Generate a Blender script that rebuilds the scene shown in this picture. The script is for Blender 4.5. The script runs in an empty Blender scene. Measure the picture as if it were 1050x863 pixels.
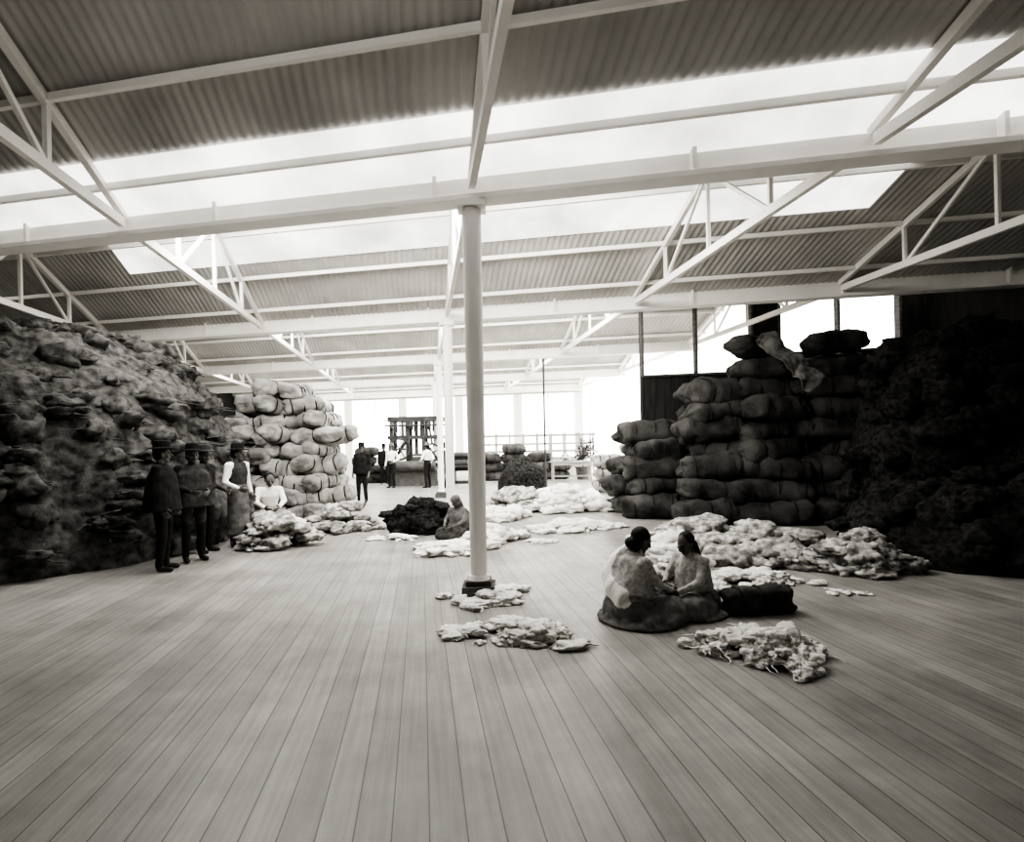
import bpy, bmesh, math, random, time
import numpy as np
from mathutils import Vector, Matrix, noise
random.seed(7)
scene = bpy.context.scene
COL = scene.collection

# ------------------------------------------------------------------ materials
def mat(name, a, b=None, scale=4.0, detail=6, rough=0.85, bump=0.0, bscale=None, stretch=(1,1,1), spec=0.2, tint=(1.0,0.975,0.925), lo=.35, hi=.65):
    m = bpy.data.materials.new(name); m.use_nodes = True
    nt = m.node_tree; N = nt.nodes; L = nt.links
    bs = N['Principled BSDF']
    bs.inputs['Roughness'].default_value = rough
    bs.inputs['Specular IOR Level'].default_value = spec
    ca = (a*tint[0], a*tint[1], a*tint[2], 1)
    if b is None: b = a
    cb = (b*tint[0], b*tint[1], b*tint[2], 1)
    tc = N.new('ShaderNodeTexCoord'); mp = N.new('ShaderNodeMapping')
    mp.inputs['Scale'].default_value = stretch
    L.new(tc.outputs['Object'], mp.inputs['Vector'])
    nz = N.new('ShaderNodeTexNoise'); nz.inputs['Scale'].default_value = scale; nz.inputs['Detail'].default_value = detail
    L.new(mp.outputs[0], nz.inputs['Vector'])
    cr = N.new('ShaderNodeValToRGB')
    cr.color_ramp.elements[0].position = lo; cr.color_ramp.elements[0].color = ca
    cr.color_ramp.elements[1].position = hi; cr.color_ramp.elements[1].color = cb
    L.new(nz.outputs['Fac'], cr.inputs['Fac']); L.new(cr.outputs['Color'], bs.inputs['Base Color'])
    if bump > 0:
        n2 = N.new('ShaderNodeTexNoise'); n2.inputs['Scale'].default_value = bscale or scale*3; n2.inputs['Detail'].default_value = 8
        n2.inputs['Distortion'].default_value = 1.2
        L.new(mp.outputs[0], n2.inputs['Vector'])
        bp = N.new('ShaderNodeBump'); bp.inputs['Strength'].default_value = bump; bp.inputs['Distance'].default_value = 0.03
        L.new(n2.outputs['Fac'], bp.inputs['Height']); L.new(bp.outputs[0], bs.inputs['Normal'])
    return m

def emis(name, strength, col=(1,0.98,0.94), mottle=0.0):
    m = bpy.data.materials.new(name); m.use_nodes = True
    nt = m.node_tree; N = nt.nodes; L = nt.links
    for n in list(N): N.remove(n)
    o = N.new('ShaderNodeOutputMaterial'); e = N.new('ShaderNodeEmission')
    e.inputs['Color'].default_value = (*col,1); e.inputs['Strength'].default_value = strength
    if mottle>0:  # noise makes the glow strength uneven
        tc=N.new('ShaderNodeTexCoord'); nz=N.new('ShaderNodeTexNoise'); nz.inputs['Scale'].default_value=.9; nz.inputs['Detail'].default_value=5
        L.new(tc.outputs['Object'],nz.inputs['Vector'])
        r=N.new('ShaderNodeMapRange'); r.inputs[1].default_value=.3; r.inputs[2].default_value=.7; r.inputs[3].default_value=strength*(1-mottle); r.inputs[4].default_value=strength*(1+mottle)
        L.new(nz.outputs['Fac'],r.inputs[0]); L.new(r.outputs[0],e.inputs['Strength'])
    L.new(e.outputs[0], o.inputs[0]); return m

M_paint  = mat('white_paint', .92, .86, scale=3, rough=.6, bump=.05)
M_metal  = mat('corrugated_iron', .42, .58, scale=.9, rough=.65, bump=.03, spec=.4)
M_wall   = mat('lime_wall', .7, .8, scale=1.2, rough=.9, bump=.2)
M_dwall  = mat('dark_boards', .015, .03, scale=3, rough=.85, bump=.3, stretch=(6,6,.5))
M_fleece = mat('white_fleece', .72, .96, scale=12, rough=.95, bump=.7, bscale=50)
M_fleeceG= mat('grey_fleece', .22, .68, scale=9, rough=.95, bump=.8, bscale=50, lo=.4, hi=.64)
M_fleeceD= mat('dark_fleece', .006, .045, scale=12, rough=.97, bump=1, bscale=40)
M_heap   = mat('heaped_wool', .035, .19, scale=8, detail=10, rough=.97, bump=1, bscale=60, lo=.34, hi=.7)
M_baleL  = mat('sackcloth_light', .18, .42, scale=3.2, rough=.95, bump=.7, bscale=26)
M_baleD  = mat('sackcloth_dark', .018, .09, scale=1.8, rough=.95, bump=.8, bscale=18)
M_rope   = mat('rope', .02, .04, rough=.95)
M_wood   = mat('old_wood', .06, .12, scale=5, rough=.8, bump=.3, stretch=(1,1,6))
M_dmetal = mat('machine_iron', .015, .04, scale=6, rough=.5, bump=.1, spec=.5)
M_rack   = mat('weathered_rail', .2, .32, scale=5, rough=.8)
M_skin   = mat('skin', .11, .14, scale=20, rough=.6, tint=(1,.95,.88))
M_lips   = mat('lips', .07)
M_hair   = mat('hair', .008, .014, scale=60, rough=.6)
M_eye    = mat('eye_dark', .02)
M_dark   = mat('dark_cloth', .010, .02, scale=10, rough=.95, bump=.3)
M_mid    = mat('grey_cloth', .08, .17, scale=10, rough=.95, bump=.3)
M_midd   = mat('deep_grey_cloth', .03, .06, scale=10, rough=.95, bump=.3)
M_midl   = mat('pale_cloth', .28, .5, scale=30, rough=.95, bump=.3)
M_white  = mat('white_cloth', .8, .9, scale=10, rough=.9, bump=.3)
M_shoe   = mat('shoe_leather', .02, .03, rough=.5)
M_leaf   = mat('leaf', .03, .06, scale=10, rough=.7)
M_ground = mat('yard_ground', .6, .75, scale=.6, rough=.95)
M_glow   = emis('skylight_glass', 13.0)
M_glowN  = emis('added_fill_skylight', 2.0)  # added weak fill glow, brightens the column from the camera side
M_glow2  = emis('roof_glare_glow', 1.5, mottle=.35)  # ceiling glare and haze put in as a mottled glow

def G(t, s, z=0.0):      # plan axes of the (skewed) shed
    return Vector((-0.38 + t - 0.165*s, 5.8 - 0.185*t + s, z))
BAY = 5.6; ZG0 = 4.2; ZG1 = 4.6; ZV = 4.45; RISE = 1.15
def roofz(s):
    u = (s % BAY)/BAY
    return ZV + RISE*(1-abs(2*u-1))

def newobj(name, verts, faces, mats, smooth=False, parent=None, midx=None):
    me = bpy.data.meshes.new(name); me.from_pydata([tuple(v) for v in verts], [], faces)
    for m in (mats if isinstance(mats,(list,tuple)) else [mats]): me.materials.append(m)
    if smooth: me.polygons.foreach_set('use_smooth', [True]*len(me.polygons))
    if midx is not None: me.polygons.foreach_set('material_index', midx)
    me.update()
    ob = bpy.data.objects.new(name, me); COL.objects.link(ob)
    if parent: ob.parent = parent
    return ob
def empty(name, loc=(0,0,0), rz=0, sc=1):
    e = bpy.data.objects.new(name, None); COL.objects.link(e)
    e.location = loc; e.rotation_euler = (0,0,rz); e.scale = (sc,sc,sc); e.empty_display_size=.2
    return e

class MB:
    def __init__(s): s.v=[]; s.f=[]; s.mi=[]
    def add(s, V, F, mi=0):
        o=len(s.v); s.v += V; s.f += [tuple(i+o for i in f) for f in F]; s.mi += [mi]*len(F)
    def box8(s, P, mi=0):
        s.add([Vector(p) for p in P], [(0,3,2,1),(4,5,6,7),(0,1,5,4),(1,2,6,5),(2,3,7,6),(3,0,4,7)], mi)
    def gbox(s, t0,t1,s0,s1,z0,z1, mi=0):
        s.box8([G(t0,s0,z0),G(t1,s0,z0),G(t1,s1,z0),G(t0,s1,z0),G(t0,s0,z1),G(t1,s0,z1),G(t1,s1,z1),G(t0,s1,z1)], mi)
    def box(s, x0,x1,y0,y1,z0,z1, mi=0):
        s.box8([(x0,y0,z0),(x1,y0,z0),(x1,y1,z0),(x0,y1,z0),(x0,y0,z1),(x1,y0,z1),(x1,y1,z1),(x0,y1,z1)], mi)
    def beam(s, a, b, w, h, mi=0):
        a=Vector(a); b=Vector(b); d=(b-a).normalized()
        up=Vector((0,0,1)) if abs(d.z)<.95 else Vector((0,1,0))
        x=d.cross(up).normalized()*w/2; y=x.normalized().cross(d).normalized()*h/2
        s.box8([a-x-y,a+x-y,b+x-y,b-x-y,a-x+y,a+x+y,b+x+y,b-x+y], mi)
    def rod(s, a, b, ra, rb=None, n=14, mi=0):
        rb = ra if rb is None else rb
        a=Vector(a); b=Vector(b); d=(b-a).normalized()
        up=Vector((0,0,1)) if abs(d.z)<.95 else Vector((0,1,0))
        x=d.cross(up).normalized(); y=x.cross(d)
        V=[];F=[]
        for c,r in ((a,ra),(b,rb)):
            for i in range(n):
                q=2*math.pi*i/n; V.append(c+(x*math.cos(q)+y*math.sin(q))*r)
        for i in range(n):
            j=(i+1)%n; F.append((i,j,n+j,n+i))
        F.append(tuple(range(n))[::-1]); F.append(tuple(range(n,2*n)))
        s.add(V,F,mi)
    def ring(s, c, axis, R, r, n=24, m=6, mi=0):
        c=Vector(c); d=Vector(axis).normalized(); up=Vector((0,0,1)) if abs(d.z)<.9 else Vector((1,0,0))
        x=d.cross(up).normalized(); y=x.cross(d); V=[];F=[]
        for i in range(n):
            q=2*math.pi*i/n; e=x*math.cos(q)+y*math.sin(q)
            for k in range(m):
                p=2*math.pi*k/m; V.append(c+e*(R+r*math.cos(p))+d*r*math.sin(p))
        for i in range(n):
            for k in range(m):
                F.append((i*m+k,((i+1)%n)*m+k,((i+1)%n)*m+(k+1)%m,i*m+(k+1)%m))
        s.add(V,F,mi)
    def obj(s, name, mats, smooth=False, parent=None):
        return newobj(name, s.v, s.f, mats, smooth, parent, s.mi)
def ico(n):
    bm=bmesh.new(); bmesh.ops.create_icosphere(bm,subdivisions=n,radius=1)
    r=([v.co.copy() for v in bm.verts],[tuple(x.index for x in f.verts) for f in bm.faces]); bm.free(); return r
ICO4=ico(4); ICO3=ico(3); ICO2=ico(2)

# ------------------------------------------------------------------ people (built first)
class Shape:
    def __init__(s): s.b=MB(); s.pr=[]; s.tags=[]
    def tag(s,t):
        if t not in s.tags: s.tags.append(t)
        return s.tags.index(t)
    def cap(s,a,b,ra,rb,tag):
        a=Vector(a); b=Vector(b); d=(b-a); L_=d.length
        if L_<1e-5: d=Vector((0,0,1))
        else: d=d/L_
        up=Vector((0,0,1)) if abs(d.z)<.9 else Vector((0,1,0))
        x=d.cross(up).normalized(); y=x.cross(d); n=14; V=[a-d*ra]; F_=[]; rings=0
        for c,r,an in [(a,ra,-60),(a,ra,-30),(a,ra,0),(b,rb,0),(b,rb,30),(b,rb,60)]:
            an=math.radians(an)
            for i in range(n):
                q=2*math.pi*i/n; V.append(c+(x*math.cos(q)+y*math.sin(q))*r*math.cos(an)+d*r*math.sin(an))
            rings+=1
        V.append(b+d*rb)
        for i in range(n): F_.append((0,1+(i+1)%n,1+i))
        for k in range(rings-1):
            for i in range(n):
                p=1+k*n+i; q=1+k*n+(i+1)%n; F_.append((p,q,q+n,p+n))
        l=len(V)-1
        for i in range(n): F_.append((l,1+(rings-1)*n+i,1+(rings-1)*n+(i+1)%n))
        s.b.add(V,F_); s.pr.append(('c',np.array(a),np.array(b),ra,rb,s.tag(tag)))
    def ell(s,c,r,tag,rot=None):
        c=Vector(c); V0,F0=ICO3; R=rot or Matrix.Identity(3)
        s.b.add([c+R@Vector((v.x*r[0],v.y*r[1],v.z*r[2])) for v in V0],F0)
        s.pr.append(('e',np.array(c),np.array(r),np.array(R),0,s.tag(tag)))
    def tube(s,pts,rad,side,tags):
        pts=[Vector(p) for p in pts]; n=20; V=[];F_=[]
        for k,p in enumerate(pts):
            t=(pts[min(k+1,len(pts)-1)]-pts[max(k-1,0)]).normalized()
            x=(Vector(side)-t*t.dot(Vector(side))).normalized(); y=t.cross(x)
            for i in range(n):
                q=2*math.pi*i/n; V.append(p+x*math.cos(q)*rad[k][0]+y*math.sin(q)*rad[k][1])
        for k in range(len(pts)-1):
            for i in range(n):
                a=k*n+i; c=k*n+(i+1)%n; F_.append((a,c,c+n,a+n))
            s.pr.append(('c',np.array(pts[k]),np.array(pts[k+1]),sum(rad[k])/2,sum(rad[k+1])/2,s.tag(tags[k] if isinstance(tags,list) else tags)))
        F_.append(tuple(range(n))[::-1]); F_.append(tuple(range((len(pts)-1)*n,len(pts)*n)))
        s.b.add(V,F_)
    def build(s,name,matmap,parent,voxel=.012,smooth=4,wr=0.0,zmin=None,loc=None,rot=None):
        tmp=newobj('tmp',s.b.v,s.b.f,M_skin)
        r=tmp.modifiers.new('r','REMESH'); r.mode='VOXEL'; r.voxel_size=voxel
        sm=tmp.modifiers.new('s','SMOOTH'); sm.factor=.5; sm.iterations=smooth
        dg=bpy.context.evaluated_depsgraph_get(); dg.update()
        me=bpy.data.meshes.new_from_object(tmp.evaluated_get(dg))
        bpy.data.objects.remove(tmp)
        me.name=name; me.materials.clear()
        for t in s.tags: me.materials.append(matmap[t])
        if wr>0:
            for v in me.vertices:
                p=v.co; w=Vector((p.x*9,p.y*9,p.z*4)); v.co=p+v.normal*(noise.noise(w)*wr+noise.noise(w*2.7)*wr*.5)
        if zmin is not None:
            for v in me.vertices:
                if v.co.z<zmin: v.co.z=zmin
        C=np.empty(len(me.polygons)*3); me.polygons.foreach_get('center',C); C=C.reshape(-1,3)
        best=np.full(len(C),1e9); idx=np.zeros(len(C),int)
        for p in s.pr:
            if p[0]=='c':
                a,b_=p[1],p[2]; ab=b_-a; L2=max(ab@ab,1e-9); u=np.clip(((C-a)@ab)/L2,0,1)
                d=np.linalg.norm(C-(a+u[:,None]*ab),axis=1)-(p[3]+(p[4]-p[3])*u)
            else:
                q=(C-p[1])@p[3]; k=np.linalg.norm(q/p[2],axis=1); d=(k-1)*p[2].mean()
            mk=d<best; best[mk]=d[mk]; idx[mk]=p[5]
        me.polygons.foreach_set('material_index',idx.astype(np.int32)); me.polygons.foreach_set('use_smooth',[True]*len(me.polygons))
        me.update()
        ob=bpy.data.objects.new(name,me); COL.objects.link(ob); ob.parent=parent
        if loc is not None: ob.location=loc
        if rot is not None: ob.rotation_euler=rot
        return ob

STAND=dict(pelvis=(0,0,.93),waist=(0,0,1.08),chest=(0,.0,1.29),neck=(0,-.01,1.43),head=(0,.015,1.565),
  shL=(-.185,-.01,1.375),shR=(.185,-.01,1.375),elL=(-.235,-.03,1.09),elR=(.235,-.03,1.09),wrL=(-.235,.07,.86),wrR=(.235,.07,.86),
  hiL=(-.09,0,.90),hiR=(.09,0,.90),knL=(-.10,.02,.49),knR=(.10,.02,.49),anL=(-.11,-.02,.085),anR=(.11,-.02,.085),
  toL=(-.13,.13,.035),toR=(.13,.13,.035))
def hand(parent,name,wr,el,n_,side,curl=.5,voxel=.0045):
    wr=Vector(wr); d=(wr-Vector(el)).normalized(); n_=Vector(n_); n_=(n_-d*n_.dot(d)).normalized(); u=d.cross(n_)*side
    s=Shape(); s.cap(wr-d*.04,wr+d*.01,.026,.026,'skin')
    s.tube([wr-d*.005,wr+d*.03,wr+d*.065,wr+d*.092],[(.027,.018),(.038,.017),(.043,.015),(.040,.012)],u,'skin')
    for k,(o,L_) in enumerate(((.031,.070),(.0105,.080),(-.0105,.074),(-.031,.058))):
        p=wr+d*(.088-.006*abs(k-1))+u*o; an=curl*.5; dd=d
        for q,fr in enumerate((.45,.31,.24)):
            dd=(d*math.cos(an)+n_*math.sin(an)+u*o*1.6).normalized(); e_=p+dd*L_*fr*1.05
            s.cap(p,e_,.0092-.0008*q,.0086-.0008*q,'skin'); p=e_; an+=curl*.6
    p=wr+d*.028+u*.032; dd=(u*.72+d*.6+n_*.25).normalized(); e_=p+dd*.04; s.cap(wr+d*.02+u*.015,p,.015,.013,'skin'); s.cap(p,e_,.0125,.011,'skin')
    d2=(u*.3+d*.85+n_*.4).normalized(); s.cap(e_,e_+d2*.03,.0105,.0085,'skin')
    return s.build(name,{'skin':M_skin},parent,voxel=voxel,smooth=1)
HEADS={}
def person(name,loc,yaw,scale=1.0,J_={},top=M_dark,legs=M_dark,arm=None,hat=None,hatkind='brim',woman=False,
           headyaw=0,headpitch=0,extra=None,extramap={},palmL=(.9,.2,0),palmR=(-.9,.2,0),curl=.55,feet=True,wr=.008,hair=M_hair,bun=False):
    e=empty(name,loc,yaw,scale); P={k:Vector(v) for k,v in STAND.items()}
    far = Vector(loc).length>14
    for k,v in J_.items(): P[k]=Vector(v)
    arm=arm or top
    mm={'top':top,'leg':legs,'arm':arm,'skin':M_skin,'shoe':M_shoe}; mm.update(extramap)
    s=Shape(); side=P['shR']-P['shL']
    k_=.93 if woman else 1
    s.tube([P['pelvis']-(P['waist']-P['pelvis'])*.4,P['pelvis'],P['waist'],P['chest'],P['chest'].lerp(P['neck'],.6),P['neck']],
           [(.13,.10),(.165,.12),(.138*k_,.105),(.172*k_,.125),(.14*k_,.10),(.07,.065)],side,['leg','leg','top','top','top'])
    for a in 'LR':
        c=P['chest'].lerp(P['neck'],.55)
        s.cap(c,P['sh'+a],.075,.062*k_,'top')
        s.cap(P['sh'+a],P['el'+a],.058*k_,.046*k_,'arm'); s.cap(P['el'+a],P['wr'+a],.045*k_,.031,'arm')
        s.cap(P['hi'+a],P['kn'+a],.092,.066,'leg'); s.cap(P['kn'+a],P['an'+a],.064,.05,'leg')
        if feet:
            s.cap(P['an'+a],P['an'+a]-Vector((0,0,.03)),.042,.04,'shoe')
            s.cap(P['an'+a]+Vector((0,0,-.04)),P['to'+a],.04,.034,'shoe')
    s.cap(P['neck']-(P['head']-P['neck'])*.2,P['head']-(P['head']-P['neck'])*.25,.056,.05,'skin')
    if extra: extra(s,P)
    s.build('body',mm,e,voxel=.018 if far else .013,smooth=3 if far else 5,wr=wr,zmin=.004)
    hv=.007 if far else .005
    hand(e,'hand_l',P['wrL'],P['elL'],palmL,-1,curl,hv); hand(e,'hand_r',P['wrR'],P['elR'],palmR,1,curl,hv)
    R=(headpitch,0,headyaw)
    def shared(key,fn):
        if key in HEADS:
            o=bpy.data.objects.new(key[0],HEADS[key]); COL.objects.link(o); o.parent=e; o.location=P['head']; o.rotation_euler=R
        else:
            o=fn(); HEADS[key]=o.data
    def fh():
        h=Shape(); h.ell((0,-.008,.03),(.076,.094,.096),'skin'); h.ell((0,.012,-.03),(.062,.076,.078),'skin'); h.ell((0,.04,-.085),(.036,.036,.030),'skin')
        h.cap((0,.09,.012),(0,.108,-.028),.009,.0155,'skin'); h.cap((-.035,.074,.024),(.035,.074,.024),.013,.013,'skin')
        h.ell((-.045,.055,-.028),(.022,.022,.022),'skin'); h.ell((.045,.055,-.028),(.022,.022,.022),'skin')
        h.cap((-.016,.084,-.056),(.016,.084,-.056),.009,.009,'lip'); h.cap((0,-.02,-.06),(0,-.03,-.14),.052,.052,'skin')
        for q in (-1,1): h.ell((q*.077,-.006,-.006),(.011,.02,.032),'skin')
        return h.build('head',{'skin':M_skin,'lip':M_lips},e,voxel=.0065,smooth=2,loc=P['head'],rot=R)
    shared(('head',),fh)
    def fe():
        b=MB()
        for q in (-1,1): b.add([Vector((q*.031+v.x*.014,.083+v.y*.006,.002+v.z*.007)) for v in ICO2[0]],ICO2[1])
        o=b.obj('eyes',M_eye,True,e); o.location=P['head']; o.rotation_euler=R; return o
    shared(('eyes',),fe)
    def fr():
        h=Shape(); h.ell((0,-.028,.045),(.087,.094,.094),'h'); h.ell((0,-.05,-.01),(.08,.068,.075),'h')
        if bun:
            h.ell((0,-.11,-.045),(.062,.05,.055),'h'); h.ell((0,-.06,-.05),(.085,.07,.06),'h')
        elif woman:
            h.cap((-.03,-.10,-.03),(-.05,-.12,-.2),.034,.024,'h'); h.cap((.03,-.10,-.03),(.05,-.12,-.2),.034,.024,'h')
            h.cap((-.05,-.12,-.2),(-.04,-.13,-.38),.024,.014,'h'); h.cap((.05,-.12,-.2),(.04,-.13,-.38),.024,.014,'h')
        return h.build('hair',{'h':hair},e,voxel=.008,smooth=2,wr=.004,loc=P['head'],rot=R)
    shared(('hair',woman,bun),fr)
    if hat:
        def ft():
            h=Shape()
            if hatkind=='brim':
                h.tube([(0,0,.072),(0,0,.082),(0,0,.09)],[(.15,.17),(.155,.175),(.14,.16)],(1,0,0),'h')
                h.tube([(0,-.01,.08),(0,-.01,.14),(0,-.01,.185),(0,-.01,.195)],[(.093,.108),(.09,.104),(.08,.095),(.05,.06)],(1,0,0),'h')
            else:
                h.ell((0,-.01,.07),(.098,.112,.075),'h'); h.ell((0,-.02,.0),(.094,.095,.10),'h'); h.cap((0,-.09,-.04),(0,-.10,-.2),.07,.05,'h')
            return h.build('hat' if hatkind=='brim' else 'headscarf',{'h':hat},e,voxel=.009,smooth=2,wr=.002,loc=P['head'],rot=R)
        shared(('hat',hatkind,hat.name),ft)
    return e
def clone(e,loc,rz):
    n=empty(e.name.split('.')[0],loc,rz,e.scale[0])
    for c in e.children:
        o=c.copy(); COL.objects.link(o); o.parent=n
    return n

R_=math.radians
def poncho(s,P):
    s.tube([P['neck']-Vector((0,0,.02)),P['chest'],P['waist'],P['pelvis']-Vector((0,0,.12))],[(.09,.08),(.25,.16),(.30,.19),(.33,.22)],(1,0,0),'pon')
def vest(s,P):
    s.tube([P['chest']+Vector((0,0,.05)),P['chest']-Vector((0,0,.05)),P['waist'],P['pelvis']],[(.17,.125),(.182,.135),(.155,.12),(.172,.125)],(1,0,0),'vest')
def jacket(s,P):
    s.tube([P['chest']+Vector((0,0,.05)),P['chest']-Vector((0,0,.05)),P['waist'],P['pelvis']-Vector((0,0,.1))],[(.18,.13),(.19,.14),(.175,.135),(.205,.15)],(1,0,0),'vest')
def apron(s,P):
    vest(s,P); s.tube([P['waist'],P['pelvis'],(0,0,.55),(0,0,.22)],[(.15,.12),(.18,.14),(.19,.15),(.21,.17)],(1,0,0),'apr')
person('standing_man',(-4.72,7.35,0),R_(-75),1.0,{},top=M_dark,legs=M_dark,hat=M_dark,extra=poncho,extramap={'pon':M_dark},headyaw=.3)
person('standing_man',(-4.66,7.95,0),R_(-130),.98,dict(wrR=(.13,.30,1.05),elR=(.25,.05,1.12),wrL=(-.10,.31,1.04),elL=(-.25,.05,1.12)),top=M_dark,legs=M_dark,hat=M_dark,extra=poncho,extramap={'pon':M_midd})
person('standing_man',(-4.86,8.6,0),R_(-100),.97,dict(wrL=(-.15,.28,1.0)),top=M_midd,legs=M_dark,hat=M_midd,extra=jacket,extramap={'vest':M_dark},headyaw=-.3)
person('standing_man',(-4.58,9.1,0),R_(-110),.98,dict(wrR=(.20,.24,1.0),elR=(.26,.0,1.10)),top=M_white,arm=M_white,legs=M_mid,hat=M_dark,extra=apron,extramap={'vest':M_midd,'apr':M_mid},headyaw=.4)
SEAT=dict(pelvis=(0,0,.12),waist=(0,.02,.28),chest=(0,.06,.47),neck=(0,.10,.61),head=(0,.15,.735),
  shL=(-.17,.08,.56),shR=(.17,.08,.56),elL=(-.23,.20,.36),elR=(.23,.20,.36),wrL=(-.11,.40,.27),wrR=(.11,.40,.27),
  hiL=(-.09,.02,.12),hiR=(.09,.02,.12),knL=(-.26,.30,.13),knR=(.26,.30,.13),anL=(.04,.36,.08),anR=(-.04,.24,.08),toL=(.14,.38,.05),toR=(-.14,.26,.05))
person('seated_worker',(-4.40,9.85,.32),R_(-150),1.0,SEAT,top=M_white,legs=M_midl,hat=None,headpitch=-.3)
pm=person('standing_man',(-4.36,15.8,0),R_(175),1.0,{},top=M_dark,legs=M_dark,hat=M_dark,extra=jacket,extramap={'vest':M_dark})
pw_=person('standing_man',(-4.72,21.3,0),R_(160),1.0,dict(elL=(-.33,0,1.12),wrL=(-.2,.18,1.02)),top=M_white,legs=M_dark,hat=M_mid)
clone(pm,(-2.62,20.6,0),R_(120)); clone(pm,(-5.55,23.6,0),R_(200)); clone(pw_,(-3.25,20.9,0),R_(60))

def skirt(s,P):
    s.ell((0,.03,.10),(.30,.27,.20),'sk'); s.ell((0,.24,.07),(.40,.36,.15),'sk'); s.ell((-.2,.28,.12),(.17,.20,.13),'sk'); s.ell((.2,.28,.12),(.17,.20,.13),'sk')
    s.ell((0,.13,.02),(.44,.42,.06),'sk')
    for k in range(7):
        a=-.2+k*.55; s.cap((.1*math.sin(a),.15+.1*math.cos(a),.16),(.38*math.sin(a),.15+.36*math.cos(a),.05),.05,.05,'sk')
def shawl(s,P):
    skirt(s,P)
    s.tube([(0,.10,.625),(0,.075,.55),(0,.05,.42),(0,.03,.27)],[(.08,.07),(.21,.135),(.245,.165),(.26,.19)],(1,0,0),'cape')
    s.tube([(-.12,.09,.65),(-.17,-.045,.54),(-.13,-.13,.42),(.0,-.17,.33),(.16,-.14,.24)],[(.10,.055)]*5,(.7,.3,.5),'shawl')
    s.cap((-.12,.09,.63),(-.14,.22,.47),.075,.07,'shawl'); s.cap((-.14,.22,.47),(-.02,.26,.33),.07,.06,'shawl')
person('seated_woman',(1.02,4.92,0),R_(-72),.95,SEAT,top=M_midl,legs=M_mid,woman=True,bun=True,extra=shawl,extramap={'sk':M_mid,'shawl':M_white,'cape':M_midl},headpitch=-.35,feet=False,wr=.014)
def blouse(s,P):
    skirt(s,P); s.tube([(0,.10,.62),(0,.07,.54),(0,.05,.42),(0,.03,.26)],[(.08,.07),(.19,.13),(.22,.155),(.24,.18)],(1,0,0),'cape')
person('seated_woman',(1.72,5.2,0),R_(122),.86,SEAT,top=M_midl,legs=M_mid,woman=True,extra=blouse,extramap={'sk':M_mid,'cape':M_midl},headpitch=-.3,feet=False,wr=.014)
def wrap(s,P):
    skirt(s,P); s.tube([(0,.10,.62),(0,.05,.5),(0,.02,.35),(0,.0,.18)],[(.10,.09),(.24,.17),(.27,.2),(.3,.24)],(1,0,0),'wrap')
person('crouching_woman',(-.93,9.55,0),R_(150),.85,SEAT,top=M_mid,legs=M_mid,woman=True,hat=M_mid,hatkind='scarf',extra=wrap,extramap={'sk':M_midd,'wrap':M_mid},headpitch=-.4,feet=False,wr=.014)

# ------------------------------------------------------------------ floor (boards) + yard
def floor_mat():
    m = bpy.data.materials.new('floor_boards'); m.use_nodes=True
    nt=m.node_tree; N=nt.nodes; L=nt.links; bs=N['Principled BSDF']
    bs.inputs['Roughness'].default_value=.42; bs.inputs['Specular IOR Level'].default_value=.5
    tc=N.new('ShaderNodeTexCoord'); mp=N.new('ShaderNodeMapping')
    mp.inputs['Rotation'].default_value=(0,0,math.radians(-99.4))
    L.new(tc.outputs['Object'],mp.inputs['Vector'])
    br=N.new('ShaderNodeTexBrick'); br.inputs['Scale'].default_value=1
    br.inputs['Brick Width'].default_value=9.2; br.inputs['Row Height'].default_value=.155
    br.inputs['Mortar Size'].default_value=.004; br.inputs['Mortar Smooth'].default_value=.4
    br.inputs['Color1'].default_value=(.24,.233,.217,1); br.inputs['Color2'].default_value=(.31,.30,.28,1)
    br.inputs['Mortar'].default_value=(.08,.078,.07,1); br.offset=.37
    L.new(mp.outputs[0],br.inputs['Vector'])
    m2=N.new('ShaderNodeMapping'); m2.inputs['Scale'].default_value=(.6,14,1); L.new(mp.outputs[0],m2.inputs['Vector'])
    nz=N.new('ShaderNodeTexNoise'); nz.inputs['Scale'].default_value=2; nz.inputs['Detail'].default_value=8; L.new(m2.outputs[0],nz.inputs['Vector'])
    n3=N.new('ShaderNodeTexNoise'); n3.inputs['Scale'].default_value=1.1; n3.inputs['Detail'].default_value=8; n3.inputs['Roughness'].default_value=.65; L.new(tc.outputs['Object'],n3.inputs['Vector'])
    r1=N.new('ShaderNodeMapRange'); r1.inputs[1].default_value=.3; r1.inputs[2].default_value=.7; r1.inputs[3].default_value=.8; r1.inputs[4].default_value=1.14
    L.new(nz.outputs['Fac'],r1.inputs[0])
    r2=N.new('ShaderNodeMapRange'); r2.inputs[1].default_value=.3; r2.inputs[2].default_value=.7; r2.inputs[3].default_value=.6; r2.inputs[4].default_value=1.25
    L.new(n3.outputs['Fac'],r2.inputs[0])
    mu=N.new('ShaderNodeMath'); mu.operation='MULTIPLY'; L.new(r1.outputs[0],mu.inputs[0]); L.new(r2.outputs[0],mu.inputs[1])
    vm=N.new('ShaderNodeVectorMath'); vm.operation='SCALE'; L.new(br.outputs['Color'],vm.inputs[0]); L.new(mu.outputs[0],vm.inputs['Scale'])
    L.new(vm.outputs[0],bs.inputs['Base Color'])
    return m
b=MB(); b.gbox(-11.2,11.2,-11.2,8.4,-.12,0); b.gbox(-11.2,7.6,8.4,22.6,-.12,0); b.obj('floor', floor_mat())
b=MB(); b.box(-60,60,-30,90,-.3,-.13); b.obj('ground', M_ground)

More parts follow.
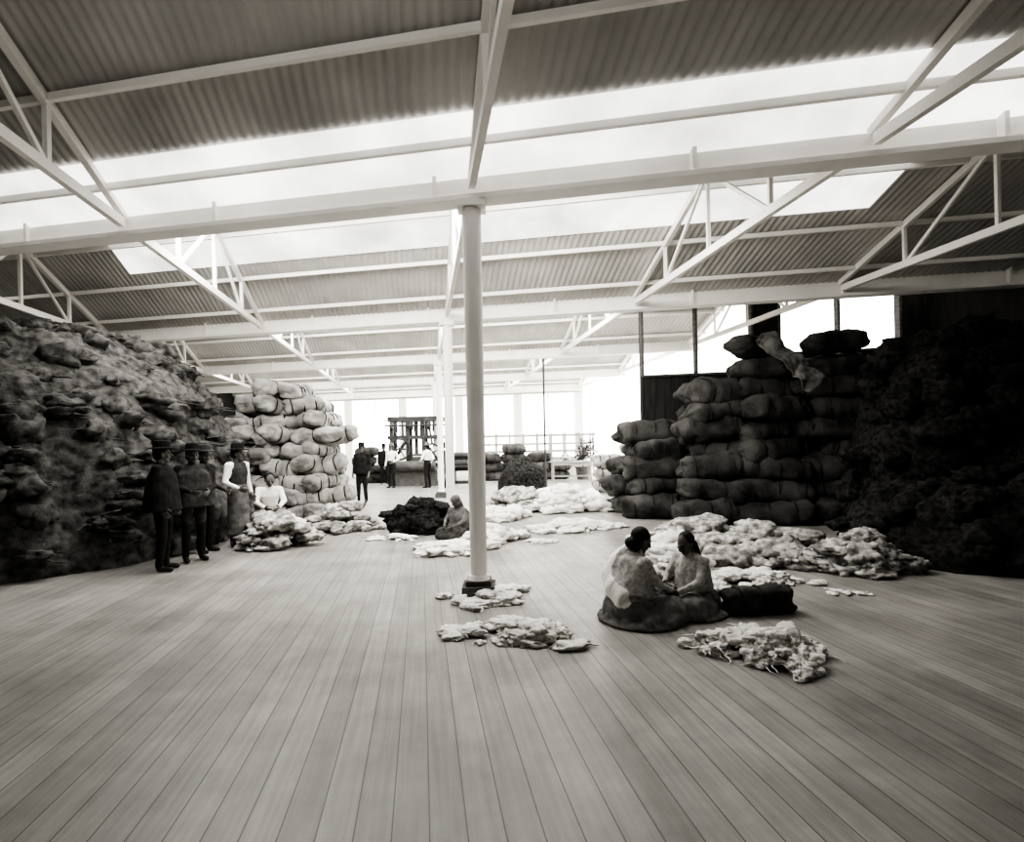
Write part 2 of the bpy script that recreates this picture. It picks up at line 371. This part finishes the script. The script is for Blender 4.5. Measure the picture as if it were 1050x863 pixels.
# ------------------------------------------------------------------ roof
TL=-11.2
def corr(b, t0,t1,sa,sb):
    per=.11; n=int((t1-t0)/per*6); V=[];F=[]
    for i in range(n+1):
        t=t0+(t1-t0)*i/n; dz=.009*math.cos(2*math.pi*t/per)
        for s_ in (sa,sb):
            eps = 1e-4 if s_==sa else -1e-4
            V.append(G(t,s_,roofz(s_+eps)+dz))
    for i in range(n): F.append((2*i,2*i+2,2*i+3,2*i+1))
    b.add(V,F)
b=MB()
for k in range(-2,4):
    s0=k*BAY; sm=s0+BAY/2; s1=s0+BAY
    ta = 11.2 if k<1 else 7.6
    tn = 11.2 if k<=1 else 7.6
    corr(b,TL,tn,s0,sm); corr(b,TL,ta,sm,s1)
b.obj('ceiling', M_metal, smooth=True)

for k in range(-1,4+1):
    s0=k*BAY
    if k>=4: s0-=.15
    tr = 11.1 if k<2 else 7.6
    b=MB()
    b.gbox(TL,tr,s0-.02,s0+.02,ZG0,ZG1)
    b.gbox(TL,tr,s0-.12,s0+.12,ZG0-.03,ZG0+.02)
    b.gbox(TL,tr,s0-.14,s0+.14,ZG1-.03,ZG1+.01)
    t=TL+.4
    while t<tr:
        b.gbox(t-.02,t+.02,s0-.09,s0+.09,ZG0,ZG1); t+=2.6
    b.obj('roof_girder', M_paint)
TR=[-8.2,-4.2,0,3.75,7.35]
for k in range(-1,4):
    s0=k*BAY
    for t in TR:
        b=MB()
        def P(u,top):
            s_=s0+u*BAY
            z = (roofz(min(max(s_,s0+1e-3),s0+BAY-1e-3))-.12) if top else ZG0+.12
            return G(t,s_,z)
        b.beam(P(.02,0),P(.98,0),.07,.11)
        b.beam(G(t,s0+.05,ZV-.03),P(.5,1),.07,.10); b.beam(P(.5,1),G(t,s0+BAY-.05,ZV-.03),.07,.10)
        for u in (.25,.5,.75): b.beam(P(u,0),P(u,1),.05,.05)
        b.beam(P(.25,0),P(.5,1),.04,.05); b.beam(P(.75,0),P(.5,1),.04,.05)
        b.obj('roof_truss', M_paint)
b=MB()
for k in range(-2,4):
    for u in (.08,.25,.44,.56,.75,.92):
        s_=k*BAY+u*BAY; z=roofz(s_)-.055
        tr=11.1 if (k<1 or (k==1 and u<.5)) else 7.6
        b.beam(G(TL,s_,z),G(tr,s_,z),.05,.07)
b.obj('trim_roof_purlins', M_paint)

wn=1
def skylight(k,ta,tb,a0,a1,m,bars=True):
    global wn
    b=MB(); s0=k*BAY; zoff=-.03
    P=lambda t,a,dz=0: G(t,s0+a,roofz(s0+a)+zoff+dz)
    b.add([P(ta,a0),P(tb,a0),P(tb,a1),P(ta,a1)],[(0,1,2,3)],0)
    if bars:
        n=int((tb-ta)/.7)
        for i in range(n+1):
            t=ta+(tb-ta)*i/n; b.beam(P(t,a0,-.02),P(t,a1,-.02),.03,.04,1)
        b.beam(P(ta,a0,-.02),P(tb,a0,-.02),.05,.05,1); b.beam(P(ta,a1,-.02),P(tb,a1,-.02),.05,.05,1)
    b.obj('window_%d'%wn,[m,M_paint]); wn+=1
skylight(0,-5.5,2.6,.75,2.55,M_glow)
skylight(1,-6.0,4.0,.75,2.55,M_glow)
skylight(2,-8,6.5,.75,2.55,M_glow)
skylight(3,-9,7,.75,2.55,M_glow)
skylight(-1,-4.0,.5,1.4,2.5,M_glowN)  # added fill panel overhead, out of view, lights the near column
skylight(-1,-6.2,6.0,BAY-.72,BAY-.02,M_glow2,False)  # glowing strip in place of whitish glare on the near roof sheets
skylight(0,-6.5,6.6,2.83,3.85,M_glow2,False)  # same glare glow along the upper roof slope, no glazing bars

# ------------------------------------------------------------------ walls
def wall_s(name, s0, t0, t1, z1, wins, m, th=.15, z0=0):
    b=MB(); cuts=sorted(set([t0,t1]+[w[0] for w in wins]+[w[1] for w in wins]))
    for a,c in zip(cuts[:-1],cuts[1:]):
        w=[q for q in wins if q[0]<=a+1e-6 and q[1]>=c-1e-6]
        if not w: b.gbox(a,c,s0,s0+th,z0,z1)
        else:
            w=w[0]
            if w[2]>z0: b.gbox(a,c,s0,s0+th,z0,w[2])
            b.gbox(a,c,s0,s0+th,w[3],z1)
    b.obj(name,m)
def win_frame(i, s0, w, m, nt=3, nz=2, f=.05):
    b=MB(); ta,tb,za,zb=w
    for j in range(nt+1):
        t=ta+(tb-ta)*j/nt; b.gbox(t-f/2,t+f/2,s0-.03,s0+.1,za,zb)
    for j in range(nz+1):
        z=za+(zb-za)*j/nz; b.gbox(ta,tb,s0-.03,s0+.1,z-f/2,z+f/2)
    b.obj('window_%d'%i,m)
bw=[(-7.5,-4.8,.9,4.1),(-4.4,-1.8,.9,4.1),(-1.4,1.2,.9,4.1),(1.6,4.2,.9,4.1),(4.6,7.2,.9,4.1)]
wall_s('wall_back',22.4,TL,7.6,5.0,bw,M_wall)
for w in bw: win_frame(wn,22.4,w,M_paint,2,2,.04); wn+=1
pw=[(5.02,7.5,3.2,4.85),(8.1,10.6,3.6,4.95)]
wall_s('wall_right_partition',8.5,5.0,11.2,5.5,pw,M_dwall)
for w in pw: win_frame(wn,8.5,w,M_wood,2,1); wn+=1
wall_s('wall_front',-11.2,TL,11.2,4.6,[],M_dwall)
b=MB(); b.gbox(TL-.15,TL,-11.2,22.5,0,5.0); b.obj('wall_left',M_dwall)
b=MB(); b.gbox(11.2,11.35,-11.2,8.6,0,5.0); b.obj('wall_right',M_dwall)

def column(s_, t=0, r=.088):
    c=G(t,s_); b=MB()
    b.box(c.x-.17,c.x+.17,c.y-.17,c.y+.17,0,.13,1)
    b.box(c.x-.13,c.x+.13,c.y-.13,c.y+.13,.13,.18,1)
    b.rod((c.x,c.y,.18),(c.x,c.y,.23),.12,.10,20)
    b.rod((c.x,c.y,.23),(c.x,c.y,4.10),r,r*1.15,20)
    b.box(c.x-.15,c.x+.15,c.y-.13,c.y+.13,4.10,4.17)
    b.obj('column',[M_paint,M_wood])
for k in range(0,4): column(k*BAY)
b=MB(); b.rod((1.02,16.9,0),(1.02,16.9,4.35),.03); b.rod((1.02,16.9,0),(1.02,16.9,.05),.08); b.obj('iron_pipe_post',M_dmetal)

# ------------------------------------------------------------------ bales
def bale_geo(L,W,H,seed,nu=26,nv=20):
    V=[];F=[]
    e1=.55; e2=.72
    def sp(x,e): return math.copysign(abs(x)**e,x)
    off=Vector((seed*3.1,seed*1.7,seed*2.3))
    for i in range(nu+1):
        ph=-math.pi/2+math.pi*i/nu
        for j in range(nv):
            th=2*math.pi*j/nv
            x=sp(math.sin(ph),e1)*L/2
            y=sp(math.cos(ph),e1)*sp(math.cos(th),e2)*W/2
            z=sp(math.cos(ph),e1)*sp(math.sin(th),e2)*H/2
            q=1.0
            for rb in (-.3,0,.3): q-=.12*math.exp(-((x/L-rb)/.04)**2)
            p=Vector((x,y*q,z*q))
            nn=noise.noise(p*2.4+off)*.22+noise.noise(p*8+off)*.09
            p*= (1+nn)
            V.append(tuple(p))
    for i in range(nu):
        for j in range(nv):
            a=i*nv+j; c=i*nv+(j+1)%nv
            F.append((a,c,c+nv,a+nv))
    return np.array(V),F
def xf(M,A): 
    M=np.array(M); return (A@M[:3,:3].T+M[:3,3]).tolist()
def bale_ropes(b,Mx,L,W,H):
    for rb in (-.3,0,.3):
        V=[];F=[];n=18;m=4
        for i in range(n):
            th=2*math.pi*i/n
            cy=math.copysign(abs(math.cos(th))**.72,math.cos(th)); cz=math.copysign(abs(math.sin(th))**.72,math.sin(th))
            for k in range(m):
                p=2*math.pi*k/m; rr=.014
                V.append((rb*L+rr*math.sin(p),cy*(W/2*.88+rr*math.cos(p)),cz*(H/2*.88+rr*math.cos(p))))
        for i in range(n):
            for k in range(m):
                F.append((i*m+k,((i+1)%n)*m+k,((i+1)%n)*m+(k+1)%m,i*m+(k+1)%m))
        b.add(xf(Mx,np.array(V)),F,1)
BASE=[bale_geo(1,1,1,s) for s in range(8)]
def put_bale(b,c,L,W,H,rz=0,tilt=0,roll=0):
    V,F=random.choice(BASE)
    Mx=Matrix.Translation(c)@Matrix.Rotation(rz,4,'Z')@Matrix.Rotation(tilt,4,'Y')@Matrix.Rotation(roll,4,'X')
    b.add(xf(Mx@Matrix.Diagonal((L,W,H,1)),V),F,0); bale_ropes(b,Mx,L,W,H)
J=lambda a: random.uniform(-a,a)
b=MB()
cols=[(10.75,[(3.8,7),(4.9,8),(6.1,8),(7.35,8),(8.6,8)]),
      (11.65,[(3.05,5),(4.15,7),(5.35,8),(6.6,8),(7.85,8)]),
      (12.4,[(2.9,5),(4.0,6),(5.25,8),(6.5,8),(7.75,8)])]
for y,cs in cols:
    for x,n in cs:
        for i in range(n):
            xx=x+(.3 if i%2 else 0)*(1 if x>3.5 else .3)+J(.18)+(.05*i if x<4.2 else 0); yy=y+.07*i-.185*(x-3.5)+J(.14)
            yy=min(yy,13.97-.185*xx-.8)
            put_bale(b,(xx,yy,.24+.39*i+J(.03)),1.35+J(.2),1.0,.54+J(.06),J(.35),J(.15),J(.25))
put_bale(b,(4.9,10.9,3.4),1.2,.7,.42,.5,.15); put_bale(b,(6.3,10.6,3.45),1.2,.7,.45,.2,-.1)
b.obj('wool_bale_stack',[M_baleD,M_rope],smooth=True)
b=MB()
for r in range(2):
    for ci,(x,n) in enumerate([(-6.15,8),(-5.6,9),(-5.05,9),(-4.55,9),(-4.1,7)]):
        for i in range(n):
            xx=x-.14*r+J(.08)+(.12 if i%2 else -.10)
            rz=math.pi/2+J(.45) if random.random()<.65 else J(.5)
            put_bale(b,(xx-.03*i*(1 if ci>1 else -1),12.0+.95*r+.05*i+J(.14),.18+.34*i+J(.03)),.85,.62+J(.08),.42+J(.04),rz,J(.25),J(.3))
b.obj('wool_bale_stack',[M_baleL,M_rope],smooth=True)

# ------------------------------------------------------------------ heaps and fleeces
rv=random.Random(5)
def tuft(src):
    V0,F0=src; off=Vector((rv.random()*50,rv.random()*50,rv.random()*50)); V=[]
    for v in V0:
        w=v*1.3+off
        wv=Vector((noise.noise(w*1.5),noise.noise(w*1.5+Vector((9,0,0))),noise.noise(w*1.5+Vector((0,9,0)))))*1.1
        rg=1-2.2*abs(noise.noise(w*2.2+wv)); r2=1-2.2*abs(noise.noise(w*5+wv*2))
        V.append(tuple(v*(.85+.55*noise.noise(w)+.32*rg+.14*r2)))
    return np.array(V),F0
T4=[tuft(ICO4) for _ in range(10)]; T3=[tuft(ICO3) for _ in range(10)]
def lock(b,rnd,p,L_,r0=None):
    n=7; m=4; a=rnd.uniform(0,6.28); V=[];F=[]; x,y,z=p; r0=r0 or rnd.uniform(.006,.012)
    for i in range(n):
        u=i/(n-1); a+=rnd.uniform(-.8,.8); x+=math.cos(a)*L_/n; y+=math.sin(a)*L_/n; z=max(.008,z-.25*L_/n*rnd.random())
        r=r0*(1-.75*u)
        for k in range(m):
            q=6.283*k/m; V.append((x-math.sin(a)*r*math.cos(q),y+math.cos(a)*r*math.cos(q),z+r*math.sin(q)))
    for i in range(n-1):
        for k in range(m): F.append((i*m+k,(i+1)*m+k,(i+1)*m+(k+1)%m,i*m+(k+1)%m))
    b.add(V,F)
def dome(name,cx,cy,rx,ry,h,m,seed,p=2.6,nr=150,na=220,amp=.25,f=1.3,z0=0.0,tufts=0,tr=.2,locks=0):
    b=MB(); V=[];F=[];off=Vector((seed*5.3,seed*2.1,seed))
    V.append((cx,cy,z0+h))
    for i in range(1,nr+1):
        u=i/nr*math.pi/2
        for j in range(na):
            a=2*math.pi*j/na; e=2/p
            r=math.sin(u)**e; z=math.cos(u)**e if u<math.pi/2-1e-5 else 0
            q=Vector((math.cos(a)*r*rx,math.sin(a)*r*ry,z*h))
            nrm=Vector((math.cos(a)*r/rx,math.sin(a)*r/ry,z/h)).normalized()
            w=q*f+off
            n1=noise.noise(w)
            d=n1*amp+ abs(noise.noise(w*3.1+Vector((n1*2,0,0))))*amp*.35+(1-abs(noise.noise(w*9)))*amp*.25+noise.noise(w*22)*amp*.22
            q=q+nrm*(d-amp*.2)
            V.append((cx+q.x,cy+q.y,max(0,q.z)+z0))
    for j in range(na): F.append((0,1+j,1+(j+1)%na))
    for i in range(nr-1):
        for j in range(na):
            a=1+i*na+j; c=1+i*na+(j+1)%na; F.append((a,a+na,c+na,c))
    b.add(V,F)
    rnd=random.Random(seed)
    for k in range(tufts):
        c=V[rnd.randrange(na*3,len(V)-na*2)]
        if c[1]>cy+ry*.45: continue
        A,F0=rnd.choice(T3)
        M=(Matrix.Rotation(rnd.uniform(0,6.3),3,'Z')@Matrix.Rotation(rnd.uniform(0,6.3),3,'X'))
        v=(A@np.array(M).T)*np.array([rnd.uniform(.7,1.6),rnd.uniform(.7,1.2),rnd.uniform(.5,1)])*tr*rnd.uniform(.5,1.1)+np.array(c)
        v[:,2]=np.maximum(v[:,2],.002)
        b.add(v.tolist(),F0)
        for _ in range(locks):
            w=v[rnd.randrange(len(v))]
            lock(b,rnd,(w[0],w[1],w[2]),rnd.uniform(.15,.4),rnd.uniform(.012,.022))
    return b.obj(name,m,smooth=True)
def fleece(name,cx,cy,rx,ry,h,m,n=24,rz=0,seed=0,z0=0.0,big=1.0):
    rnd=random.Random(seed+11); b=MB(); n=int(n*1.25)
    c,s_=math.cos(rz),math.sin(rz); near = cy<7
    for k in range(n):
        q=math.sqrt(rnd.random())*.98; a=rnd.uniform(0,2*math.pi)
        px=q*math.cos(a)*rx*(1+.3*math.sin(3*a+seed)+.12*math.sin(7*a)); py=q*math.sin(a)*ry*(1+.3*math.sin(2*a+seed*2)+.12*math.sin(8*a))
        R=min(rx,ry)*rnd.uniform(.18,.42)*big*(1.2-.5*q)
        R=min(R,.24)
        pz=max(0,h*(1-q**1.5)-R*.35)*rnd.uniform(.5,1.0)
        fl=rnd.uniform(.4,.7) if h>.15 else rnd.uniform(.25,.45)
        A,F0 = rnd.choice(T4 if near and R>.06 else T3)
        M=(Matrix.Rotation(rnd.uniform(0,6.3),3,'Z')@Matrix.Rotation(rnd.uniform(0,6.3),3,'X'))
        v=A@np.array(M).T
        v[:,0]*=R*rnd.uniform(.8,1.7); v[:,1]*=R*rnd.uniform(.7,1.1); v[:,2]=v[:,2]*R*fl+pz+R*fl*.5
        ra=rnd.uniform(0,3.1); X=v[:,0]*math.cos(ra)-v[:,1]*math.sin(ra)+px; Y=v[:,0]*math.sin(ra)+v[:,1]*math.cos(ra)+py
        W=np.stack([cx+X*c-Y*s_,cy+X*s_+Y*c,z0+np.maximum(v[:,2],.003)],1)
        b.add(W.tolist(),F0)
        if near:
            for _ in range(4):
                w=W[rnd.randrange(len(W))]
                if w[2]>.012: lock(b,rnd,(w[0],w[1],w[2]+.002),rnd.uniform(.06,.14))
    return b.obj(name,m,smooth=True)

dome('loose_wool_heap',-8.15,9.5,3.05,3.4,3.65,M_heap,1,p=2.4,nr=120,na=260,amp=.2,tufts=420,tr=.2,locks=8)
dome('loose_wool_heap',6.7,7.4,2.1,1.6,.95,M_fleeceD,3,p=2.2,nr=60,na=130,amp=.2,f=2,tufts=90,tr=.2)
dome('loose_wool_heap',7.5,9.0,1.8,1.2,3.2,M_fleeceD,4,p=2.3,nr=70,na=130,amp=.3,f=1.5,tufts=120,tr=.3)
dome('dark_wool_heap',-1.75,10.3,.55,.45,.6,M_fleeceD,5,p=1.7,nr=50,na=110,amp=.2,f=2.2,tufts=30,tr=.13)
dome('dark_wool_heap',.35,19.2,.85,.7,1.15,M_fleeceD,6,p=2.0,nr=50,na=110,amp=.14,f=2.5)
F=fleece
F('fleece_heap',-3.9,8.95,.6,.45,.6,M_fleeceG,50,seed=1)
F('fleece_heap',-3.35,10.7,.6,.45,.6,M_fleeceG,50,seed=2)
F('fleece_heap',-4.25,10.1,.5,.5,.4,M_fleece,40,seed=3)
F('fleece',0.0,4.6,.50,.32,.12,M_fleece,40,rz=-.2,seed=4)
F('fleece',1.84,4.05,.46,.27,.2,M_fleece,55,rz=-.35,seed=5)
F('fleece',-.25,5.75,.5,.34,.05,M_fleece,26,seed=6)
F('fleece',-.95,8.3,.6,.5,.15,M_fleece,44,seed=7)
F('fleece',-.4,9.3,.5,.5,.2,M_fleece,34,seed=8)
F('fleece',1.15,10.3,.75,.5,.14,M_fleece,44,seed=9)
F('fleece_heap',1.25,13.2,.8,.8,.55,M_fleece,50,seed=10)
F('fleece_heap',.15,13.4,.7,.6,.5,M_fleeceG,36,seed=11)
F('fleece',-.3,12.0,.6,.6,.2,M_fleece,30,seed=12)
F('fleece',1.5,16,.9,.8,.35,M_fleece,34,seed=13)
F('fleece',-2.1,9.5,.5,.25,.08,M_fleece,18,seed=14)
F('fleece_heap',2.95,9.0,.75,.5,.28,M_fleeceG,46,seed=15)
F('fleece_heap',3.75,8.2,.9,.5,.32,M_fleeceG,50,seed=16)
F('fleece_heap',3.3,7.1,.85,.45,.22,M_fleeceG,50,seed=17)
F('fleece_heap',4.2,6.75,.7,.5,.38,M_fleeceG,46,seed=18)
F('fleece',2.25,7.9,.6,.45,.16,M_fleece,40,seed=19)
F('fleece',1.75,6.6,.6,.45,.28,M_fleece,40,seed=20)
F('fleece',1.40,5.45,.2,.2,.28,M_fleeceG,20,seed=21)
F('fleece',2.6,6.15,.7,.35,.12,M_fleece,36,seed=22)
F('fleece',3.4,5.6,.22,.12,.04,M_fleece,8,seed=23)
F('fleece',2.3,8.95,.4,.3,.12,M_fleece,20,seed=25)
F('fleece',.45,8.9,.3,.2,.05,M_fleece,10,seed=26)

def cloth(name,P00,P10,P11,P01,m,amp=.05,n=40,seed=0):
    P=[Vector(p) for p in (P00,P10,P11,P01)]; V=[];Fc=[]
    nr=(P[1]-P[0]).cross(P[3]-P[0]).normalized()
    for i in range(n+1):
        for j in range(n+1):
            u=i/n;v=j/n
            p=P[0]*(1-u)*(1-v)+P[1]*u*(1-v)+P[2]*u*v+P[3]*(1-u)*v
            p=p+nr*(noise.noise(p*4+Vector((seed,0,0)))*amp*1.5+noise.noise(p*11+Vector((seed,0,0)))*amp*.6)
            p=p+Vector((noise.noise(p*2)*.12,noise.noise(p*2.5)*.06,noise.noise(p*3+Vector((4,4,4)))*.08))
            V.append(p)
    for i in range(n):
        for j in range(n):
            a=i*(n+1)+j; Fc.append((a,a+n+1,a+n+2,a+1))
    o=newobj(name,V,Fc,m,smooth=True)
    md=o.modifiers.new('s','SOLIDIFY'); md.thickness=.02
    return o
cloth('draped_sackcloth',(4.5,10.0,3.45),(4.9,10.05,3.55),(5.6,9.8,2.65),(5.35,9.75,2.4),M_mid,seed=2,amp=.09)

b=MB(); V,Fc=bale_geo(1,1,1,12,40,28)
Mx=Matrix.Translation((2.24,5.05,.125))@Matrix.Rotation(.08,4,'Z')
b.add(xf(Mx@Matrix.Diagonal((.66,.28,.25,1)),V),Fc,0); bale_ropes(b,Mx,.66,.28,.25)
b.obj('rolled_bundle',[M_midd,M_rope],smooth=True)

# ------------------------------------------------------------------ background equipment
e=empty('wool_press',(-3.95,22.6,0))
b=MB()
for x in (-.95,-.3,.35,1.0):
    b.box(x-.07,x+.07,-.4,-.28,0,2.75); b.box(x-.07,x+.07,.3,.42,0,2.75)
b.box(-1.1,1.15,-.42,-.26,2.62,2.82); b.box(-1.1,1.15,.28,.44,2.62,2.82); b.box(-1.1,1.15,-.42,.44,1.9,2.05); b.box(-1.1,1.15,-.4,.4,.75,.9)
b.beam((-.95,-.35,.9),(-.3,-.35,1.9),.06,.08); b.beam((1.0,-.35,.9),(.35,-.35,1.9),.06,.08)
b.obj('frame',M_dmetal,parent=e)
b=MB(); b.ring((-.6,-.5,1.5),(0,1,0),.42,.045,32)
for i in range(6):
    q=i*math.pi/3; b.rod((-.6,-.5,1.5),(-.6+.42*math.cos(q),-.5,1.5+.42*math.sin(q)),.025,n=8)
b.ring((.7,-.5,1.35),(0,1,0),.34,.04,28)
for i in range(6):
    q=i*math.pi/3+.3; b.rod((.7,-.5,1.35),(.7+.34*math.cos(q),-.5,1.35+.34*math.sin(q)),.022,n=8)
b.rod((-.6,-.6,1.5),(-.6,.4,1.5),.06); b.rod((.7,-.6,1.35),(.7,.4,1.35),.06)
b.rod((-1.2,-.5,2.45),(1.25,-.5,2.45),.035)
for x in (-.9,-.1,.6): b.rod((x-.05,-.5,2.45),(x+.05,-.5,2.45),.18,.18,20)
b.beam((-.9,-.5,2.45),(-.62,-.5,1.9),.09,.015); b.beam((.6,-.5,2.45),(.72,-.5,1.7),.09,.015)
b.obj('flywheels',M_dmetal,parent=e)
b=MB(); b.rod((0,0,2.65),(0,0,1.3),.08); b.rod((0,0,1.3),(0,0,1.2),.35,.35,20); b.rod((0,0,.9),(0,0,1.18),.36,.38,20)
b.box(-.8,.9,-.6,-.42,0,.62); b.rod((-.75,-.7,.82),(.85,-.7,.82),.2,.2,20); b.obj('press_screw_and_drum',M_wood,parent=e)
b=MB()
for i in range(9): b.rod((-1+.25*i,-.34,2.7),(-1+.25*i,-.3,2.1+.1*math.sin(i*2)),.03,.05,n=8)
b.obj('hanging_hooks',M_dmetal,parent=e)
e=empty('carding_machine',(-1.95,23.2,0)); b=MB()
b.box(-.55,.55,-.3,.3,.0,.12); b.box(-.55,-.47,-.3,.3,.12,1.1); b.box(.47,.55,-.3,.3,.12,1.1)
b.rod((-.5,0,.85),(.5,0,.85),.34,.34,24); b.rod((-.5,-.35,1.2),(.5,-.35,1.2),.12,.12,16); b.ring((.62,0,.85),(1,0,0),.4,.03); b.box(-.5,.5,-.75,-.3,.7,.76)
b.box(-.5,-.44,-.75,-.69,0,.7); b.box(.44,.5,-.75,-.69,0,.7)
b.obj('machine_body',M_dmetal,parent=e)

e=empty('slatted_rack',(1.2,25.6,0)); b=MB()
for i in range(9):
    x=-2.6+.65*i; b.box(x-.04,x+.04,-.04,.04,0,2.1); b.box(x-.04,x+.04,.9,.98,0,2.1)
for z in (.5,.85,1.2,1.55,1.95): b.box(-2.7,2.7,-.06,-.03,z,z+.1); b.box(-2.7,2.7,.98,1.01,z,z+.1)
b.obj('slats',M_rack,parent=e)
e=empty('work_table',(2.45,22.8,0)); b=MB(); w=1.7
b.box(-w/2,w/2,-.4,.4,.8,.86)
b.box(-w/2+.04,w/2-.04,-.36,-.33,.7,.8); b.box(-w/2+.04,w/2-.04,.33,.36,.7,.8)
for x in (-w/2+.08,w/2-.08):
    for y in (-.34,.34): b.box(x-.035,x+.035,y-.035,y+.035,0,.8)
b.box(-w/2+.08,w/2-.08,-.03,.03,.2,.26)
b.obj('table_frame',M_rack,parent=e)
F('fleece',2.2,22.8,.5,.3,.25,M_fleeceG,16,seed=31,z0=.862)
e=empty('potted_shrub',(3.1,24.0,0)); b=MB(); b.rod((0,0,0),(0,0,.55),.26,.34,20); b.ring((0,0,.54),(0,0,1),.34,.03); b.obj('tub',M_wood,parent=e)
b=MB(); rnd=random.Random(3)
b.rod((0,0,.5),(0,0,1.3),.03,.02,8,1)
for i in range(30):
    a=rnd.uniform(0,6.28); el=rnd.uniform(.3,1.4); L_=rnd.uniform(.4,.8); st=Vector((0,0,rnd.uniform(.7,1.3)))
    d=Vector((math.cos(a)*math.cos(el),math.sin(a)*math.cos(el),math.sin(el))); en=st+d*L_
    b.rod(st,en,.012,.006,6,1)
    for k in range(9):
        c=st+d*L_*(.3+.08*k); l=Vector((rnd.uniform(-1,1),rnd.uniform(-1,1),rnd.uniform(-.3,.6))).normalized()*.18; w=l.cross(d).normalized()*.05
        b.add([c,c+l*.5+w,c+l,c+l*.5-w],[(0,1,2,3)],0)
b.obj('foliage',[M_leaf,M_wood],parent=e)
b=MB()
for x,n in ((3.1,3),(4.0,4)):
    for i in range(n): put_bale(b,(x+J(.1),17.6+J(.1),.2+.4*i),1,.8,.46,J(.2))
b.obj('wool_bale_stack',[M_baleL,M_rope],smooth=True)
b=MB()
for x,n in ((-.9,3),(.1,4),(1.1,3),(2.1,2),(-6.6,4),(-5.7,2)):
    for i in range(n): put_bale(b,(x+J(.1),24.6+J(.1),.2+.4*i),1,.8,.46,J(.2))
b.obj('wool_bale_stack',[M_baleD,M_rope],smooth=True)

w=bpy.data.worlds.new('World'); scene.world=w; w.use_nodes=True
bg=w.node_tree.nodes['Background']; bg.inputs[0].default_value=(1,.98,.93,1); bg.inputs[1].default_value=6.0

cam=bpy.data.cameras.new('camera'); co=bpy.data.objects.new('camera',cam); COL.objects.link(co)
cam.sensor_width=36; cam.lens=560/1050*36; cam.shift_y=24/1050; cam.clip_end=300
co.matrix_world=Matrix.Translation((0,0,1.6))@Matrix.Rotation(math.pi/2,4,'X')@Matrix.Rotation(R_(-1.2),4,'Z')
scene.camera=co
scene.view_settings.view_transform='AgX'
scene.view_settings.look='AgX - High Contrast'
scene.view_settings.exposure=0.45
